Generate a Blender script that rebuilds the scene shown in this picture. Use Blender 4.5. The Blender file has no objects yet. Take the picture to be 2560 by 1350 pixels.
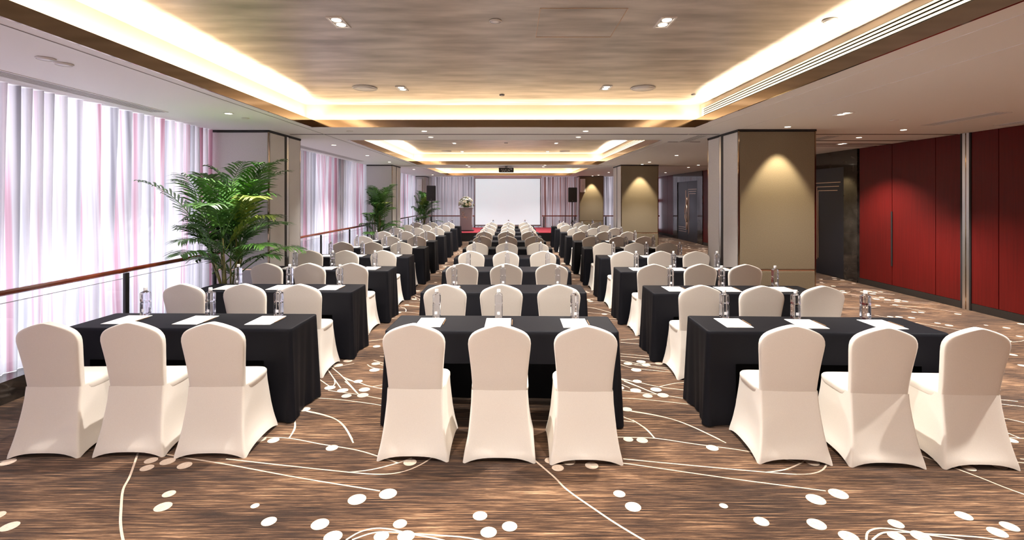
import bpy, math, random
from mathutils import Vector, Matrix

# ------------------------------------------------------------------ scene basics
sc = bpy.context.scene
COL = sc.collection
PI = math.pi
F, CX, HY, H = 1240.0, 1277.0, 495.0, 1.78     # focal length (px), principal point, eye height

cam_d = bpy.data.cameras.new('camera')
cam_d.sensor_width = 36.0
cam_d.lens = 36.0 * F / 2560.0
cam_d.shift_x = (1280.0 - CX) / 2560.0
cam_d.shift_y = -(675.0 - HY) / 2560.0
cam_d.clip_start = 0.05
cam = bpy.data.objects.new('camera', cam_d)
cam.location = (0, 0, H)
cam.rotation_euler = (PI / 2, 0, 0)
COL.objects.link(cam)
sc.camera = cam

sc.view_settings.view_transform = 'Standard'
sc.view_settings.look = 'None'
sc.view_settings.gamma = 1.0
sc.view_settings.use_curve_mapping = False
sc.view_settings.exposure = 0.42
sc.cycles.use_denoising = True
sc.cycles.max_bounces = 8
sc.cycles.diffuse_bounces = 4
sc.cycles.glossy_bounces = 4
sc.cycles.transmission_bounces = 6
sc.cycles.transparent_max_bounces = 12
sc.cycles.caustics_reflective = False
sc.cycles.caustics_refractive = False
sc.cycles.sample_clamp_indirect = 6.0

w = bpy.data.worlds.new('sky')
sc.world = w
w.use_nodes = True
w.node_tree.nodes['Background'].inputs[0].default_value = (0.80, 0.86, 1.0, 1)
w.node_tree.nodes['Background'].inputs[1].default_value = 0.6

DAY = (0.93, 0.915, 1.05)
GAIN = 7.0                            # downlight output
WARM = (1.0, 0.86, 0.64)
LAMP = (1.0, 0.95, 0.89)
WASH = (1.0, 0.84, 0.56)

# setting dimensions
ZC, ZG = 2.82, 3.17                  # soffit, gold ceiling
TX0, TX1 = -2.93, 2.71               # tray opening in X
TRAYS = [(-7.3, -0.9), (0.8, 7.29), (8.9, 15.45), (17.2, 22.8)]
XW, XR, YE, YN = -4.95, 7.28, 24.6, -8.6
COVE = 0.13


def area(name, loc, rot, sx, sy, e, col):
    d = bpy.data.lights.new(name, 'AREA')
    d.shape = 'RECTANGLE'
    d.size, d.size_y, d.energy, d.color = sx, sy, e, col
    o = bpy.data.objects.new(name, d)
    o.location, o.rotation_euler = loc, rot
    COL.objects.link(o)
    return o


# daylight outside the window bays
area('daylight', (-5.75, -0.2, 1.5), (0, -PI / 2, 0), 2.7, 16.4, 480, DAY)
area('daylight', (-5.75, 12.1, 1.5), (0, -PI / 2, 0), 2.7, 7.6, 150, DAY)
area('daylight', (-5.75, 20.1, 1.5), (0, -PI / 2, 0), 2.7, 7.6, 150, DAY)
area('daylight', (-0.4, 25.4, 1.5), (-PI / 2, 0, 0), 7.6, 2.7, 95, DAY)
area('daylight', (5.9, 25.4, 1.5), (-PI / 2, 0, 0), 3.0, 2.7, 60, DAY)
# light strips hidden in the coves; the unseen rear set is boosted as fill
for i, (y0, y1) in enumerate(TRAYS):
    e = (120, 13, 14, 14)[i]
    for x in (TX0 - 0.058, TX1 + 0.058):
        area('cove_strip', (x, (y0 + y1) / 2, 2.875), (PI, 0, 0), 0.05, y1 - y0, e * (y1 - y0), WARM)
    for y in ((y0 - 0.058, y1 + 0.058)):
        area('cove_strip', ((TX0 + TX1) / 2, y, 2.875), (PI, 0, 0), TX1 - TX0, 0.05, (.6 if i else 1) * e * (TX1 - TX0), WARM)


# ------------------------------------------------------------------ materials
def nodes(name):
    m = bpy.data.materials.new(name)
    m.use_nodes = True
    nt = m.node_tree
    return m, nt, nt.nodes['Principled BSDF'], nt.nodes['Material Output']


def mat(name, col, rough=0.5, metal=0.0, spec=0.5, coat=0.0, sheen=0.0):
    m, nt, b, out = nodes(name)
    b.inputs['Base Color'].default_value = (*col, 1)
    b.inputs['Roughness'].default_value = rough
    b.inputs['Metallic'].default_value = metal
    b.inputs['Specular IOR Level'].default_value = spec
    b.inputs['Coat Weight'].default_value = coat
    b.inputs['Sheen Weight'].default_value = sheen
    return m


def link(nt, a, b):
    nt.links.new(a, b)


def noise_mat(name, c1, c2, scale=(8, 8, 8), rough=0.5, metal=0.0, bump=0.0, detail=4, spec=0.5, lo=0.35, hi=0.65, coat=0.0, sheen=0.0):
    m, nt, b, out = nodes(name)
    tc = nt.nodes.new('ShaderNodeTexCoord')
    mp = nt.nodes.new('ShaderNodeMapping')
    mp.inputs['Scale'].default_value = scale
    nz = nt.nodes.new('ShaderNodeTexNoise')
    nz.inputs['Scale'].default_value = 1.0
    nz.inputs['Detail'].default_value = detail
    cr = nt.nodes.new('ShaderNodeValToRGB')
    cr.color_ramp.elements[0].position = lo
    cr.color_ramp.elements[1].position = hi
    cr.color_ramp.elements[0].color = (*c1, 1)
    cr.color_ramp.elements[1].color = (*c2, 1)
    link(nt, tc.outputs['Object'], mp.inputs['Vector'])
    link(nt, mp.outputs['Vector'], nz.inputs['Vector'])
    link(nt, nz.outputs['Fac'], cr.inputs['Fac'])
    link(nt, cr.outputs['Color'], b.inputs['Base Color'])
    b.inputs['Roughness'].default_value = rough
    b.inputs['Metallic'].default_value = metal
    b.inputs['Specular IOR Level'].default_value = spec
    b.inputs['Coat Weight'].default_value = coat
    b.inputs['Sheen Weight'].default_value = sheen
    if bump:
        bp = nt.nodes.new('ShaderNodeBump')
        bp.inputs['Strength'].default_value = bump
        bp.inputs['Distance'].default_value = 0.01
        link(nt, nz.outputs['Fac'], bp.inputs['Height'])
        link(nt, bp.outputs['Normal'], b.inputs['Normal'])
    return m


def emit(name, col, s):
    m, nt, b, out = nodes(name)
    b.inputs['Base Color'].default_value = (*col, 1)
    b.inputs['Emission Color'].default_value = (*col, 1)
    b.inputs['Emission Strength'].default_value = s
    m.cycles.emission_sampling = 'NONE'
    return m


def clear_mat(name, gloss=0.08, tint=(1, 1, 1), rough=0.02):
    m, nt, b, out = nodes(name)
    t = nt.nodes.new('ShaderNodeBsdfTransparent')
    t.inputs[0].default_value = (*tint, 1)
    g = nt.nodes.new('ShaderNodeBsdfGlossy')
    g.inputs['Roughness'].default_value = rough
    mx = nt.nodes.new('ShaderNodeMixShader')
    mx.inputs[0].default_value = gloss
    link(nt, t.outputs[0], mx.inputs[1])
    link(nt, g.outputs[0], mx.inputs[2])
    link(nt, mx.outputs[0], out.inputs['Surface'])
    return m


def bottle_mat():
    m, nt, b, out = nodes('clear_plastic_water')
    t = nt.nodes.new('ShaderNodeBsdfTransparent')
    t.inputs[0].default_value = (0.95, 0.96, 1.0, 1)
    g = nt.nodes.new('ShaderNodeBsdfGlass')
    g.inputs['IOR'].default_value = 1.42
    g.inputs['Roughness'].default_value = 0.01
    g.inputs['Color'].default_value = (0.90, 0.91, 0.95, 1)
    mx = nt.nodes.new('ShaderNodeMixShader')
    mx.inputs[0].default_value = 1.0
    link(nt, t.outputs[0], mx.inputs[1])
    link(nt, g.outputs[0], mx.inputs[2])
    link(nt, mx.outputs[0], out.inputs['Surface'])
    return m


def curtain_mat(name, axis, stops, trans):
    """sheer cloth coloured in vertical stripes, woven tones and painted fold shade; axis is the coordinate along the track"""
    m, nt, b, out = nodes(name)
    tc = nt.nodes.new('ShaderNodeTexCoord')
    mp = nt.nodes.new('ShaderNodeMapping')
    s = [0.0, 0.0, 0.10]
    s[axis] = 11.0
    mp.inputs['Scale'].default_value = s
    nz = nt.nodes.new('ShaderNodeTexNoise')
    nz.inputs['Scale'].default_value = 1.0
    nz.inputs['Detail'].default_value = 3
    nz.inputs['Roughness'].default_value = 0.6
    cr = nt.nodes.new('ShaderNodeValToRGB')
    el = cr.color_ramp.elements
    el[0].position, el[0].color = stops[0][0], (*stops[0][1], 1)
    el[1].position, el[1].color = stops[-1][0], (*stops[-1][1], 1)
    for p, c in stops[1:-1]:
        e = el.new(p)
        e.color = (*c, 1)
    link(nt, tc.outputs['Object'], mp.inputs['Vector'])
    link(nt, mp.outputs['Vector'], nz.inputs['Vector'])
    link(nt, nz.outputs['Fac'], cr.inputs['Fac'])
    d = nt.nodes.new('ShaderNodeBsdfDiffuse')
    t = nt.nodes.new('ShaderNodeBsdfTranslucent')
    link(nt, cr.outputs['Color'], d.inputs['Color'])
    link(nt, cr.outputs['Color'], t.inputs['Color'])
    mx = nt.nodes.new('ShaderNodeMixShader')
    mx.inputs[0].default_value = trans
    link(nt, d.outputs[0], mx.inputs[1])
    link(nt, t.outputs[0], mx.inputs[2])
    link(nt, mx.outputs[0], out.inputs['Surface'])
    return m


def carpet_mat():
    m, nt, b, out = nodes('brown_streaked_carpet')
    tc = nt.nodes.new('ShaderNodeTexCoord')

    def nz(scale, detail, rough=0.6):
        mp = nt.nodes.new('ShaderNodeMapping')
        mp.inputs['Scale'].default_value = scale
        n = nt.nodes.new('ShaderNodeTexNoise')
        n.inputs['Scale'].default_value = 1.0
        n.inputs['Detail'].default_value = detail
        n.inputs['Roughness'].default_value = rough
        link(nt, tc.outputs['Object'], mp.inputs['Vector'])
        link(nt, mp.outputs['Vector'], n.inputs['Vector'])
        return n
    fine = nz((3.2, 78.0, 1), 4, 0.72)
    broad = nz((1.1, 2.6, 1), 3, 0.5)
    pile = nz((260, 260, 1), 1)
    mul = nt.nodes.new('ShaderNodeMath')
    mul.operation = 'MULTIPLY_ADD'
    link(nt, broad.outputs['Fac'], mul.inputs[0])
    mul.inputs[1].default_value = 0.50
    link(nt, fine.outputs['Fac'], mul.inputs[2])
    cr = nt.nodes.new('ShaderNodeValToRGB')
    el = cr.color_ramp.elements
    el[0].position, el[0].color = 0.58, (0.020, 0.010, 0.006, 1)
    el[1].position, el[1].color = 1.00, (0.50, 0.32, 0.19, 1)
    for p, c in ((0.69, (0.036, 0.017, 0.009)), (0.77, (0.074, 0.037, 0.019)), (0.84, (0.135, 0.071, 0.037)), (0.90, (0.26, 0.145, 0.078))):
        e = el.new(p)
        e.color = (*c, 1)
    link(nt, mul.outputs[0], cr.inputs['Fac'])
    thin = nz((2.4, 165.0, 1), 2, 0.6)          # sparse pale threads
    tr = nt.nodes.new('ShaderNodeValToRGB')
    tr.color_ramp.elements[0].position = 0.60
    tr.color_ramp.elements[1].position = 0.68
    tr.color_ramp.elements[1].color = (0.75, 0.75, 0.75, 1)
    link(nt, thin.outputs['Fac'], tr.inputs['Fac'])
    mix = nt.nodes.new('ShaderNodeMix')
    mix.data_type = 'RGBA'
    link(nt, tr.outputs['Color'], mix.inputs['Factor'])
    link(nt, cr.outputs['Color'], mix.inputs[6])
    mix.inputs[7].default_value = (0.44, 0.25, 0.135, 1)
    link(nt, mix.outputs[2], b.inputs['Base Color'])
    b.inputs['Roughness'].default_value = 0.95
    b.inputs['Specular IOR Level'].default_value = 0.1
    b.inputs['Sheen Weight'].default_value = 0.15
    bp = nt.nodes.new('ShaderNodeBump')
    bp.inputs['Strength'].default_value = 0.35
    bp.inputs['Distance'].default_value = 0.004
    link(nt, pile.outputs['Fac'], bp.inputs['Height'])
    link(nt, bp.outputs['Normal'], b.inputs['Normal'])
    return m


M = {}
M['carpet'] = carpet_mat()
M['carpet_cream'] = noise_mat('cream_carpet_inlay', (0.60, 0.465, 0.36), (0.70, 0.565, 0.455), (60, 60, 60), 0.95, spec=0.1)
M['soffit'] = mat('white_paint', (0.82, 0.80, 0.79), 0.6, spec=0.3)
M['cove_paint'] = mat('cream_paint', (0.50, 0.405, 0.30), 0.6, spec=0.3)
M['slat_paint'] = mat('cream_slat_paint', (0.68, 0.58, 0.45), 0.6, spec=0.3)
M['gold'] = noise_mat('gold_leaf_ceiling', (0.30, 0.265, 0.24), (0.80, 0.725, 0.67), (1.6, 6.5, 1), 0.36, 0.6, 0.16, 12, lo=0.22, hi=0.80)
M['bronze'] = mat('dark_bronze', (0.30, 0.22, 0.15), 0.10, 1.0)
M['bronze_dull'] = mat('brushed_bronze', (0.42, 0.30, 0.20), 0.35, 1.0)
M['gold_line'] = mat('rose_gold', (0.80, 0.58, 0.42), 0.28, 1.0)
M['steel'] = mat('satin_aluminium', (0.72, 0.72, 0.70), 0.3, 1.0)
M['dark'] = mat('black_recess', (0.012, 0.010, 0.010), 0.6)
M['grey'] = mat('grey_metal', (0.28, 0.26, 0.26), 0.5)
M['fabric'] = noise_mat('panel_fabric', (0.19, 0.15, 0.098), (0.225, 0.18, 0.12), (90, 90, 90), 0.75, spec=0.25, sheen=0.25)
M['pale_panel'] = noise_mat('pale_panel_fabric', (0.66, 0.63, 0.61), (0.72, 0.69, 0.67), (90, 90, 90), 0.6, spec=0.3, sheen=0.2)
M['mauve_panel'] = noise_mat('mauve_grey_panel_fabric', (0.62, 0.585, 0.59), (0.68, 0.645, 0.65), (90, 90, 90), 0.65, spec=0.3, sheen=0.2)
M['stone'] = noise_mat('dark_stone', (0.012, 0.010, 0.009), (0.045, 0.036, 0.03), (5, 5, 5), 0.08, detail=8, coat=0.3)
M['door'] = mat('blue_black_lacquer', (0.014, 0.015, 0.022), 0.36)
M['red'] = noise_mat('red_lacquered_wood', (0.085, 0.0045, 0.0036), (0.108, 0.006, 0.0048), (40, 40, 1.5), 0.40, spec=0.22)
M['skirting'] = mat('black_skirting', (0.02, 0.016, 0.014), 0.4)
M['wall'] = mat('warm_wall', (0.72, 0.64, 0.56), 0.7)
M['alu'] = mat('window_frame_grey', (0.22, 0.21, 0.22), 0.5)
M['pane'] = clear_mat('window_glass', 0.06)
M['glass'] = clear_mat('balustrade_glass', 0.05, (0.98, 0.99, 0.99))
M['glass_edge'] = mat('glass_edge', (0.45, 0.47, 0.47), 0.2)
M['rail_wood'] = noise_mat('red_brown_wood', (0.20, 0.035, 0.014), (0.32, 0.065, 0.025), (30, 2, 30), 0.25, coat=0.4)
M['post'] = mat('charcoal_steel', (0.035, 0.033, 0.035), 0.4, 0.4)
M['cloth'] = noise_mat('black_table_cloth', (0.0042, 0.0044, 0.0070), (0.0060, 0.0063, 0.0098), (300, 300, 300), 0.62, spec=0.13, sheen=0.0)
M['board'] = mat('table_board', (0.10, 0.07, 0.05), 0.6)
M['chair'] = noise_mat('ivory_stretch_fabric', (0.79, 0.72, 0.64), (0.82, 0.75, 0.67), (200, 200, 200), 0.8, spec=0.15, sheen=0.15)
M['paper'] = mat('white_paper', (0.88, 0.86, 0.84), 0.8)
M['pencil'] = mat('pencil_wood', (0.24, 0.14, 0.07), 0.4)
M['bottle'] = bottle_mat()
M['cap'] = mat('white_cap', (0.86, 0.86, 0.87), 0.4)
M['sticker'] = mat('pale_label', (0.75, 0.76, 0.80), 0.5)
M['screen'] = emit('screen_white_glow', (0.70, 0.82, 0.87), 0.50)  # emission stands in for light falling on the passive screen cloth
M['white'] = mat('white_plastic', (0.78, 0.76, 0.76), 0.45)
M['black'] = mat('black_plastic', (0.012, 0.012, 0.013), 0.45)
M['mesh_black'] = noise_mat('speaker_mesh', (0.005, 0.005, 0.006), (0.014, 0.014, 0.015), (400, 400, 400), 0.5)
M['stage_red'] = noise_mat('red_stage_carpet', (0.46, 0.06, 0.085), (0.56, 0.085, 0.115), (120, 120, 120), 0.95, spec=0.1)
M['stage_skirt'] = mat('black_stage_skirt', (0.010, 0.009, 0.010), 0.7)
M['lectern'] = mat('mauve_grey_lacquer', (0.30, 0.25, 0.27), 0.25, 0.2)
M['lectern_dark'] = mat('dark_lectern_base', (0.055, 0.03, 0.035), 0.3)
M['leaf'] = noise_mat('palm_green', (0.020, 0.080, 0.012), (0.095, 0.230, 0.035), (5, 5, 5), 0.40)
M['leaf_light'] = noise_mat('palm_yellow_green', (0.16, 0.26, 0.03), (0.42, 0.50, 0.10), (5, 5, 5), 0.45)
M['cane'] = noise_mat('palm_cane', (0.10, 0.10, 0.02), (0.22, 0.19, 0.05), (3, 3, 12), 0.5)
M['pot'] = mat('dark_planter', (0.03, 0.028, 0.028), 0.35)
M['soil'] = mat('soil', (0.03, 0.02, 0.012), 0.9)
M['petal'] = mat('cream_petal', (0.93, 0.88, 0.70), 0.7)
M['petal_white'] = mat('white_petal', (0.94, 0.93, 0.86), 0.7)
M['flower_leaf'] = noise_mat('bouquet_green', (0.10, 0.20, 0.045), (0.32, 0.44, 0.16), (20, 20, 20), 0.6)
M['lens'] = emit('lit_lamp', (1.0, 0.90, 0.72), 5)
M['lamp_trim'] = mat('lamp_trim_white', (0.75, 0.72, 0.70), 0.4)
stripes = [(0.30, (0.30, 0.29, 0.33)), (0.42, (0.66, 0.655, 0.69)), (0.49, (0.88, 0.86, 0.88)), (0.545, (0.86, 0.83, 0.86)), (0.60, (0.72, 0.47, 0.54)), (0.70, (0.46, 0.24, 0.30))]  # grey end paints fold shade into the cloth, pink end is woven
M['sheer_y'] = curtain_mat('pink_striped_shaded_sheer', 1, stripes, 0.62)
stripes2 = [(0.33, (0.09, 0.075, 0.08)), (0.42, (0.50, 0.46, 0.47)), (0.52, (0.78, 0.73, 0.73)), (0.60, (0.55, 0.48, 0.49)), (0.68, (0.12, 0.085, 0.09))]
stripes3 = [(0.33, (0.13, 0.08, 0.08)), (0.42, (0.46, 0.36, 0.35)), (0.50, (0.76, 0.70, 0.70)), (0.57, (0.44, 0.24, 0.20)), (0.66, (0.16, 0.06, 0.05))]
M['brown_x'] = curtain_mat('brown_striped_drape', 0, stripes3, 0.45)
M['sheer_x'] = curtain_mat('mauve_striped_drape', 0, stripes2, 0.45)


# ------------------------------------------------------------------ mesh helpers
class MB:
    """collects vertices and faces for ONE mesh"""

    def __init__(s):
        s.v, s.f, s.mi, s.sm = [], [], [], []

    def face(s, idx, mi=0, smooth=False):
        s.f.append(tuple(idx)); s.mi.append(mi); s.sm.append(smooth)

    def box(s, x0, x1, y0, y1, z0, z1, mi=0):
        b = len(s.v)
        s.v += [(x0, y0, z0), (x1, y0, z0), (x1, y1, z0), (x0, y1, z0), (x0, y0, z1), (x1, y0, z1), (x1, y1, z1), (x0, y1, z1)]
        for q in ((3, 2, 1, 0), (4, 5, 6, 7), (0, 1, 5, 4), (1, 2, 6, 5), (2, 3, 7, 6), (3, 0, 4, 7)):
            s.face([b + i for i in q], mi)
        return s

    def rings(s, rings, cap0=True, cap1=True, mi=0, smooth=True, closed=True):
        b = len(s.v)
        n = len(rings[0])
        for r in rings:
            s.v += [tuple(p) for p in r]
        for k in range(len(rings) - 1):
            for i in range(n if closed else n - 1):
                j = (i + 1) % n
                s.face((b + k * n + i, b + k * n + j, b + (k + 1) * n + j, b + (k + 1) * n + i), mi, smooth)
        if cap0:
            s.face([b + i for i in range(n)][::-1], mi, False)
        if cap1:
            s.face([b + (len(rings) - 1) * n + i for i in range(n)], mi, False)
        return s

    def tube(s, pts, r, n=8, mi=0, smooth=True):
        pts = [Vector(p) for p in pts]
        rr = r if isinstance(r, (list, tuple)) else [r] * len(pts)
        rings = []
        up = Vector((0, 0, 1))
        for i, p in enumerate(pts):
            t = (pts[min(i + 1, len(pts) - 1)] - pts[max(i - 1, 0)]).normalized()
            a = t.cross(up)
            if a.length < 1e-3:
                a = t.cross(Vector((0, 1, 0)))
            a.normalize()
            c = t.cross(a)
            rings.append([p + (a * math.cos(2 * PI * k / n) + c * math.sin(2 * PI * k / n)) * rr[i] for k in range(n)])
        return s.rings(rings, True, True, mi, smooth)

    def cyl(s, c, r, z0, z1, n=24, mi=0, smooth=True):
        return s.lathe(c, [(r, z0), (r, z1)], n, mi, smooth)

    def lathe(s, c, prof, n=24, mi=0, smooth=True):
        return s.rings([[(c[0] + r * math.cos(2 * PI * k / n), c[1] + r * math.sin(2 * PI * k / n), z) for k in range(n)] for r, z in prof], True, True, mi, smooth)

    def build(s, name, mats, parent=None):
        me = bpy.data.meshes.new(name)
        me.from_pydata(s.v, [], s.f)
        for m in (mats if isinstance(mats, (list, tuple)) else [mats]):
            me.materials.append(m)
        me.polygons.foreach_set('material_index', s.mi)
        me.polygons.foreach_set('use_smooth', s.sm)
        me.update()
        o = bpy.data.objects.new(name, me)
        COL.objects.link(o)
        if parent:
            o.parent = parent
        return o


def tag(o, label, cat, group=None):
    o['label'] = label
    o['category'] = cat
    if group:
        o['group'] = group
    return o


def struct(o, label=None):
    o['kind'] = 'structure'
    if label:
        o['label'] = label
    return o


def thing(name, label, cat, loc=(0, 0, 0), rz=0.0, group=None):
    o = bpy.data.objects.new(name, None)
    o.empty_display_size = 0.1
    o.location = loc
    o.rotation_euler = (0, 0, rz)
    COL.objects.link(o)
    return tag(o, label, cat, group)


def copy_thing(root, loc, rz, label, group=None):
    r = root.copy()
    COL.objects.link(r)
    r.location = loc
    r.rotation_euler = (0, 0, rz)
    r['label'] = label
    if group:
        r['group'] = group
    for ch in list(root.children):
        c = ch.copy()
        COL.objects.link(c)
        c.parent = r
        for g in ch.children:
            d = g.copy()
            COL.objects.link(d)
            d.parent = c
    return r


def sgn_pow(v, p):
    return math.copysign(abs(v) ** p, v)


def superring(hw, hy, cx, cy, z, n=40, e=0.4):
    return [(cx + hw * sgn_pow(math.cos(2 * PI * k / n), e), cy + hy * sgn_pow(math.sin(2 * PI * k / n), e), z) for k in range(n)]


def lerp_table(tab, z):
    for (a, va), (b, vb) in zip(tab, tab[1:]):
        if z <= b:
            t = (z - a) / (b - a)
            t = t * t * (3 - 2 * t) if False else t
            return va + (vb - va) * t
    return tab[-1][1]


def fl(px, py):
    """where a spot of the carpet lies on the floor"""
    y = F * H / (py - HY)
    return ((px - CX) * y / F, y)


# ------------------------------------------------------------------ floor with its woven pattern
def build_floor():
    mb = MB()
    mb.v += [(XW, YN, 0), (XR + 0.1, YN, 0), (XR + 0.1, YE, 0), (XW, YE, 0)]
    mb.face((0, 1, 2, 3))
    PX, PY = 2.708, 4.07
    circ, lines = [], []

    def A(lst, ox, oy, s):      # circles read from one patch of carpet
        for x, y, r in lst:
            X, Y = fl(ox + x / s, oy + y / s)
            circ.append((X, Y, r))
    A([(845, 370, .036), (815, 435, .046), (1275, 430, .024), (1345, 508, .040), (1600, 522, .048), (1785, 398, .053), (1940, 370, .053),
       (2000, 520, .038), (2400, 480, .041), (2443, 562, .044), (1665, 585, .048), (1907, 582, .040), (2030, 582, .046), (2548, 533, .042),
       (735, 240, .040), (755, 203, .040), (838, 208, .046), (923, 228, .044),
       (1305, 97, .036), (1367, 102, .041), (1660, 140, .042), (2050, 212, .044)], 0, 1050, 2.0)
    A([(325, 335, .050), (155, 360, .046), (390, 375, .046), (555, 358, .040), (262, 442, .052), (275, 590, .043), (255, 708, .05), (520, 697, .051),
       (410, 778, .044), (610, 770, .05), (140, 953, .042)], 1540, 840, 5.194)
    A([(1215, 645, .05), (1325, 342, .05), (1845, 87, .045)], 600, 850, 5.4)

    def Ln(lst, ox, oy, s, wd=.011):
        lines.append(([fl(ox + x / s, oy + y / s) for x, y in lst], wd))
    b = (0, 1050, 2.0)
    Ln([(690, 165), (650, 280), (615, 350), (605, 450), (603, 520), (615, 600), (640, 680)], *b, .013)
    Ln([(820, 170), (900, 185), (1150, 225), (1500, 290), (1900, 355)], *b)
    Ln([(1130, 195), (1400, 225), (1750, 262), (1900, 272), (2000, 262), (2080, 235), (2150, 195), (2200, 150)], *b)
    Ln([(1740, 262), (1860, 248), (1990, 215), (2060, 190)], *b)
    Ln([(1250, 86), (1330, 87), (1450, 92), (1600, 120), (1780, 150), (1900, 185), (1990, 215)], *b)
    Ln([(1730, 600), (1800, 560), (1880, 542), (1960, 548), (2050, 570), (2210, 600), (2300, 640)], *b)
    Ln([(1760, 600), (1860, 566), (1950, 560), (2080, 570), (2300, 585), (2420, 605)], *b)
    l = (600, 850, 5.4)
    Ln([(740, 1080), (745, 1180), (715, 1250), (665, 1320)], *l)
    Ln([(700, 950), (880, 955), (1100, 1000), (1290, 1070), (1420, 1190), (1530, 1390)], *l)
    Ln([(1025, 500), (1215, 630)], *l)
    Ln([(1185, 400), (1260, 510), (1360, 650)], *l)
    Ln([(1275, 540), (1280, 590), (1240, 640)], *l)
    Ln([(1240, 370), (1390, 500), (1600, 735)], *l)
    Ln([(1390, 500), (1540, 560)], *l)
    r = (1540, 840, 5.194)
    Ln([(60, 232), (395, 262), (600, 290)], *r)
    Ln([(60, 262), (430, 300), (700, 340)], *r)
    Ln([(60, 316), (460, 392), (700, 418)], *r)
    Ln([(60, 370), (240, 420), (740, 472)], *r)
    Ln([(210, 370), (470, 355), (620, 360)], *r)
    Ln([(240, 375), (760, 450)], *r)
    Ln([(60, 560), (225, 592), (330, 610), (560, 660), (960, 708), (1200, 700)], *r)
    Ln([(560, 660), (760, 615), (965, 600), (1150, 600)], *r)
    Ln([(105, 590), (290, 660), (530, 755), (680, 780), (970, 822), (1200, 850)], *r)
    Ln([(60, 705), (190, 722), (520, 758)], *r)
    Ln([(40, 804), (110, 808), (430, 830), (970, 890), (1300, 940)], *r)
    Ln([(150, 965), (230, 985), (500, 1030), (760, 1090), (1000, 1180), (1350, 1345)], *r)
    Ln([(60, 1030), (115, 1060), (240, 1110), (350, 1180), (430, 1250), (500, 1325)], *r)
    Ln([(80, 1100), (240, 1120)], *r)
    Ln([(60, 52), (300, 35)], *r)
    Ln([(60, 82), (300, 105)], *r)
    rnd = random.Random(5)
    for k in range(9):          # sprigs on the stretch the tables hide
        x, y = rnd.uniform(-0.8, 0.55), rnd.uniform(4.0, 6.4)
        a = rnd.uniform(-0.5, 0.3)
        L = rnd.uniform(0.5, 1.0)
        pts = [(x + L * t * math.cos(a + .5 * t), y + L * t * math.sin(a + .5 * t)) for t in (0, .25, .5, .75, 1)]
        lines.append((pts, .010))
        for t in (2, 4):
            circ.append((pts[t][0] + rnd.uniform(-.1, .1), pts[t][1] + rnd.uniform(.03, .1), rnd.uniform(.035, .05)))
        circ.append((x + rnd.uniform(-.3, .3), y + rnd.uniform(-.2, .2), rnd.uniform(.03, .048)))

    cnt = 0
    for i in range(-3, 5):
        for j in range(-2, 6):
            dx, dy = i * PX, j * PY
            for (x, y, rad) in circ:
                X, Y = x + dx, y + dy
                if not (XW + .7 < X < XR - .06 and YN + .1 < Y < YE - .2):
                    continue
                n = 20 if Y < 8 else 10
                b0 = len(mb.v)
                z = 0.0012 + 0.00001 * (cnt % 37)
                cnt += 1
                mb.v += [(X + rad * math.cos(2 * PI * k / n), Y + rad * math.sin(2 * PI * k / n), z) for k in range(n)]
                mb.face([b0 + k for k in range(n)], 1)
            for pts, wd in lines:
                if not (XW + .7 < pts[0][0] + dx < XR - .1 and XW + .7 < pts[-1][0] + dx < XR - .1):
                    continue
                if not all(YN + .1 < p[1] + dy < YE - .2 for p in pts):
                    continue
                # smooth the stem
                P = [Vector((p[0] + dx, p[1] + dy, 0)) for p in pts]
                S = []
                for k in range(len(P) - 1):
                    p0, p1, p2, p3 = P[max(k - 1, 0)], P[k], P[k + 1], P[min(k + 2, len(P) - 1)]
                    for t in (0, .25, .5, .75):
                        S.append(0.5 * ((2 * p1) + (p2 - p0) * t + (2 * p0 - 5 * p1 + 4 * p2 - p3) * t * t + (3 * p1 - p0 - 3 * p2 + p3) * t ** 3))
                S.append(P[-1])
                z = 0.0008 + 0.00001 * (cnt % 31)
                cnt += 1
                b0 = len(mb.v)
                for k, p in enumerate(S):
                    tv = S[min(k + 1, len(S) - 1)] - S[max(k - 1, 0)]
                    tv.normalize()
                    nn = Vector((-tv.y, tv.x, 0)) * (wd / 2)
                    mb.v += [(p.x - nn.x, p.y - nn.y, z), (p.x + nn.x, p.y + nn.y, z)]
                for k in range(len(S) - 1):
                    mb.face((b0 + 2 * k, b0 + 2 * k + 2, b0 + 2 * k + 3, b0 + 2 * k + 1), 1)
    return struct(mb.build('floor', [M['carpet'], M['carpet_cream']]), 'brown carpet woven with cream stems and dots')


build_floor()


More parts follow.
